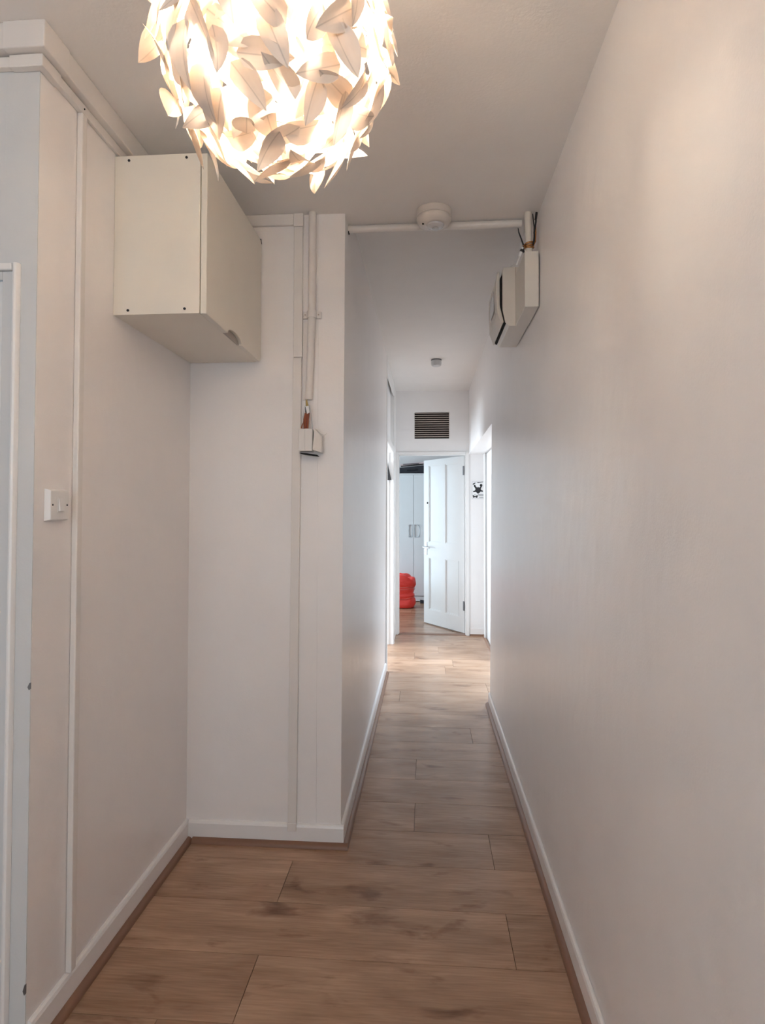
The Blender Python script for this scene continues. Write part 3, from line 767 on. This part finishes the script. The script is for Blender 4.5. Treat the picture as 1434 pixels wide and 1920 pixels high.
# red bag: slumped stack of folds
b = thing('laundry_bag', 'crumpled red bag slumped on the floor before the wardrobe', 'bag', (-.34, 8.42, 0))
bm = new()
prof = [(0, .002), (.86, .003), (.99, .03), (1.0, .075), (.95, .115), (.87, .135), (.93, .155), (.94, .18), (.87, .20), (.90, .225), (.93, .255), (.88, .275), (.95, .295), (1.0, .33), (.98, .37), (.96, .405), (.90, .425), (.70, .43), (.35, .415), (0, .41)]
N = 40
rings = []
for r, z in prof:
    ring = []
    for k in range(N):
        a = 2*PI*k/N
        ca, sa = math.cos(a), math.sin(a)
        ex = math.copysign(abs(ca)**.55, ca) * .185; ey = math.copysign(abs(sa)**.55, sa) * .15
        wob = 1 + .035 * math.sin(3*a + z*22) + .02 * math.sin(7*a - z*31)
        zz = z + (.016 * math.sin(2*a + 1 + z*9) if .02 < z else 0) + (.022 * math.sin(4*a + 2) if z > .40 else 0)
        ring.append(bm.verts.new((-.345 + ex*r*wob, 8.42 + ey*r*wob, max(.001, zz))))
    rings.append(ring)
for a, c_ in zip(rings, rings[1:]):
    for k in range(N): bm.faces.new((a[k], a[(k+1) % N], c_[(k+1) % N], c_[k]))
bmesh.ops.remove_doubles(bm, verts=bm.verts, dist=.0004)
o = obj('sack', bm, 'redbag', b, smooth=True)
bm = new()
for zc_, rr in ((.142, .905), (.262, .955), (.285, .92)):
    ring = []
    for k in range(N + 1):
        a = 2*PI*k/N; ca, sa = math.cos(a), math.sin(a)
        wob = 1 + .035 * math.sin(3*a + zc_*22)
        ring.append((-.345 + math.copysign(abs(ca)**.55, ca)*.185*rr*wob, 8.42 + math.copysign(abs(sa)**.55, sa)*.15*rr*wob, zc_ + .016*math.sin(2*a + 1 + zc_*9)))
    tube(bm, ring, .005, 6)
obj('fold_piping', bm, 'redbag2', b, smooth='auto')
for yy in (8.33, 8.50):
    bm = new(); tube(bm, [(-.45, yy, .41), (-.44, yy, .455), (-.38, yy, .468), (-.31, yy, .445), (-.29, yy, .41)], .007, 7)
    obj('carry_handle', bm, 'redbag', b, smooth='auto')
sh = thing('slipper', 'small black slipper poking out by the wardrobe plinth', 'slipper', (-.05, 8.80, 0))
bm = new()
rings = []
for i in range(9):
    t_ = i / 8
    wd = .040 * math.sin(PI * (.12 + .8 * t_)) ** .6
    rings.append([bm.verts.new((-.10 + t_*.20, 8.80 + wd * math.cos(a), .003 + (.045 - .02*t_) * max(0, math.sin(a)) )) for a in [PI*q/8 for q in range(9)]])
for a, c_ in zip(rings, rings[1:]):
    for k in range(8): bm.faces.new((a[k], a[k+1], c_[k+1], c_[k]))
    bm.faces.new((a[8], a[0], c_[0], c_[8]))
bm.faces.new(rings[0]); bm.faces.new(rings[-1][::-1])
obj('upper', bm, 'black', sh, smooth='auto')
bx('sole', 'dark', (-.10, .10, 8.763, 8.837, .0005, .0028), sh)

# black cloth wedge hanging in the left doorway
h = thing('hanging_cloth', 'black triangular cloth hanging inside the tall left doorway', 'cloth', (-.385, 6.03, 1.85))
bm = new()
pts = [(-.410, 1.855), (-.402, 1.858), (-.380, 1.76), (-.362, 1.677), (-.385, 1.674), (-.412, 1.677)]
prism(bm, pts, 'y', 6.032, 6.0545)
obj('fabric', bm, 'black', h, bevel=.003)
bm = new(); tube(bm, [(-.406, 6.045, 1.852), (-.406, 6.045, 1.872), (-.406, 6.0545, 1.872)], .003, 7); obj('hook', bm, 'chrome', h)

# ------------------------------------------------------------------ leaf pendant
LC = Vector((-.274, 1.045, 2.206))
lamp = thing('leaf_pendant', 'lit pendant shade of overlapping white translucent leaves', 'pendant lamp', LC)
def leaf_mesh(name, L_, W_, curl, fold, twist, skew):
    NL, NW = 7, 4
    vs_ = []
    bm = new()
    for i in range(NL + 1):
        t_ = i / NL
        tt = t_
        prof_ = (tt ** .48) * ((1 - tt) ** .88) * 1.97
        hw = W_ / 2 * max(prof_, .0) + (.0012 if i == 0 else .0)
        row_ = []
        for j in range(NW + 1):
            s_ = (j / NW) * 2 - 1
            x = L_ * t_
            y = hw * s_ + skew * math.sin(PI * t_) * .006
            z = curl * L_ * (t_ - .25) ** 2 + fold * abs(y) ** 1.25 * 3 + twist * t_ * y
            row_.append(bm.verts.new((x, y, z)))
        vs_.append(row_)
    for a, b2 in zip(vs_, vs_[1:]):
        for j in range(NW): bm.faces.new((a[j], a[j+1], b2[j+1], b2[j]))
    bmesh.ops.remove_doubles(bm, verts=bm.verts, dist=.0001)
    for f in bm.faces: f.smooth = True
    me = bpy.data.meshes.new(name)
    bm.to_mesh(me); bm.free()
    me.materials.append(M['leaf'])
    return me
LM = [leaf_mesh('leaf', .094, .056, .22, .25, .12, 1), leaf_mesh('leaf', .088, .053, -.30, .2, -.2, -1),
      leaf_mesh('leaf', .096, .056, .05, .4, .2, 0), leaf_mesh('leaf', .082, .050, .45, .2, -.1, 1), leaf_mesh('leaf', .090, .054, -.45, .3, .1, -1)]
def leaf_frames(n, r0, seed, tilt):
    g = random.Random(seed)
    out = []
    for i in range(n):
        z = 1 - 2 * (i + .5) / n
        a = i * PI * (3 - math.sqrt(5)) + g.uniform(-.15, .15)
        z = max(-.995, min(.93, z + g.uniform(-.03, .03)))
        if z > .92: continue
        nr = Vector((math.sqrt(1 - z*z) * math.cos(a), math.sqrt(1 - z*z) * math.sin(a), z))
        down = (Vector((0, 0, -1)) - nr * (-nr.z))
        if down.length < .05: down = Vector((math.cos(g.uniform(0, 6.3)), math.sin(g.uniform(0, 6.3)), 0))
        down.normalize()
        side = nr.cross(down)
        th = g.gauss(0, 1.0)
        tan = down * math.cos(th) + side * math.sin(th)
        ti = R(g.uniform(*tilt))
        xd = (tan * math.cos(ti) + nr * math.sin(ti)).normalized()
        zd = (nr * math.cos(ti) - tan * math.sin(ti))
        ro = g.uniform(-.28, .28)
        yd0 = zd.cross(xd)
        yd = (yd0 * math.cos(ro) + zd * math.sin(ro)).normalized()
        zd = xd.cross(yd)
        base = nr * (r0 + g.uniform(-.006, .006)) - tan * .038
        m4 = Matrix(((xd.x, yd.x, zd.x, base.x), (xd.y, yd.y, zd.y, base.y), (xd.z, yd.z, zd.z, base.z), (0, 0, 0, 1)))
        out.append((m4, g.randrange(5), g.uniform(.86, 1.08)))
    return out
proto = bpy.data.objects.new('leaf', LM[0])
outer = leaf_frames(215, .193, 11, (4, 30))
for i, (m4, kx, sc) in enumerate(outer):
    o = proto if i == 0 else proto.copy()
    if i: o.data = LM[kx]
    col.objects.link(o)
    o.parent = lamp
    o.matrix_local = m4 @ Matrix.Diagonal((sc, sc, sc, 1))
bm = new()
for m4, kx, sc in leaf_frames(160, .170, 5, (2, 14)):
    t2 = bmesh.new(); t2.from_mesh(LM[kx])
    bmesh.ops.transform(t2, matrix=Matrix.Translation(LC) @ m4, verts=t2.verts)
    mm = bpy.data.meshes.new('tmp'); t2.to_mesh(mm); t2.free()
    bm.from_mesh(mm); bpy.data.meshes.remove(mm)
obj('inner_leaves', bm, 'leaf', lamp, smooth=True, kind='stuff')
bm = new()
for k in range(10):
    a = 2*PI*k/10
    tube(bm, [LC + Vector((.182*math.sin(q)*math.cos(a), .182*math.sin(q)*math.sin(a), .182*math.cos(q))) for q in [PI*(.10 + .82*i/16) for i in range(17)]], .0009, 5)
for q in (.28, .5, .72, .9):
    tube(bm, [LC + Vector((.182*math.sin(PI*q)*math.cos(a), .182*math.sin(PI*q)*math.sin(a), .182*math.cos(PI*q))) for a in [2*PI*i/32 for i in range(33)]], .0009, 5)
obj('wire_frame', bm, 'chrome', lamp, smooth='auto')
BC = Vector((-.235, 1.04, 2.235))
bm = new(); lathe(bm, BC, [(0, -.048), (.026, -.046), (.047, -.034), (.060, -.014), (.062, .004), (.054, .024), (.036, .042), (.019, .052), (.0135, .062), (.0135, .07), (0, .07)], 28)
obj('bulb', bm, 'bulb', lamp, smooth=True)
bm = new(); lathe(bm, BC, [(0, .071), (.019, .071), (.021, .10), (.014, .135), (.004, .145), (0, .145)], 24); obj('lampholder', bm, 'holder', lamp, smooth='auto')
bm = new(); tube(bm, [BC + Vector((0, 0, .145)), BC + Vector((-.03, .004, .24)), (-.272, 1.045, 2.55), (-.274, 1.045, 2.575)], .003, 8); obj('cord', bm, 'holder', lamp, smooth='auto')
bm = new(); lathe(bm, (-.274, 1.045, 2.5985), [(0, 0), (.045, 0), (.045, -.008), (.030, -.024), (.008, -.032), (0, -.032)], 28); obj('ceiling_rose', bm, 'holder', lamp, smooth='auto')
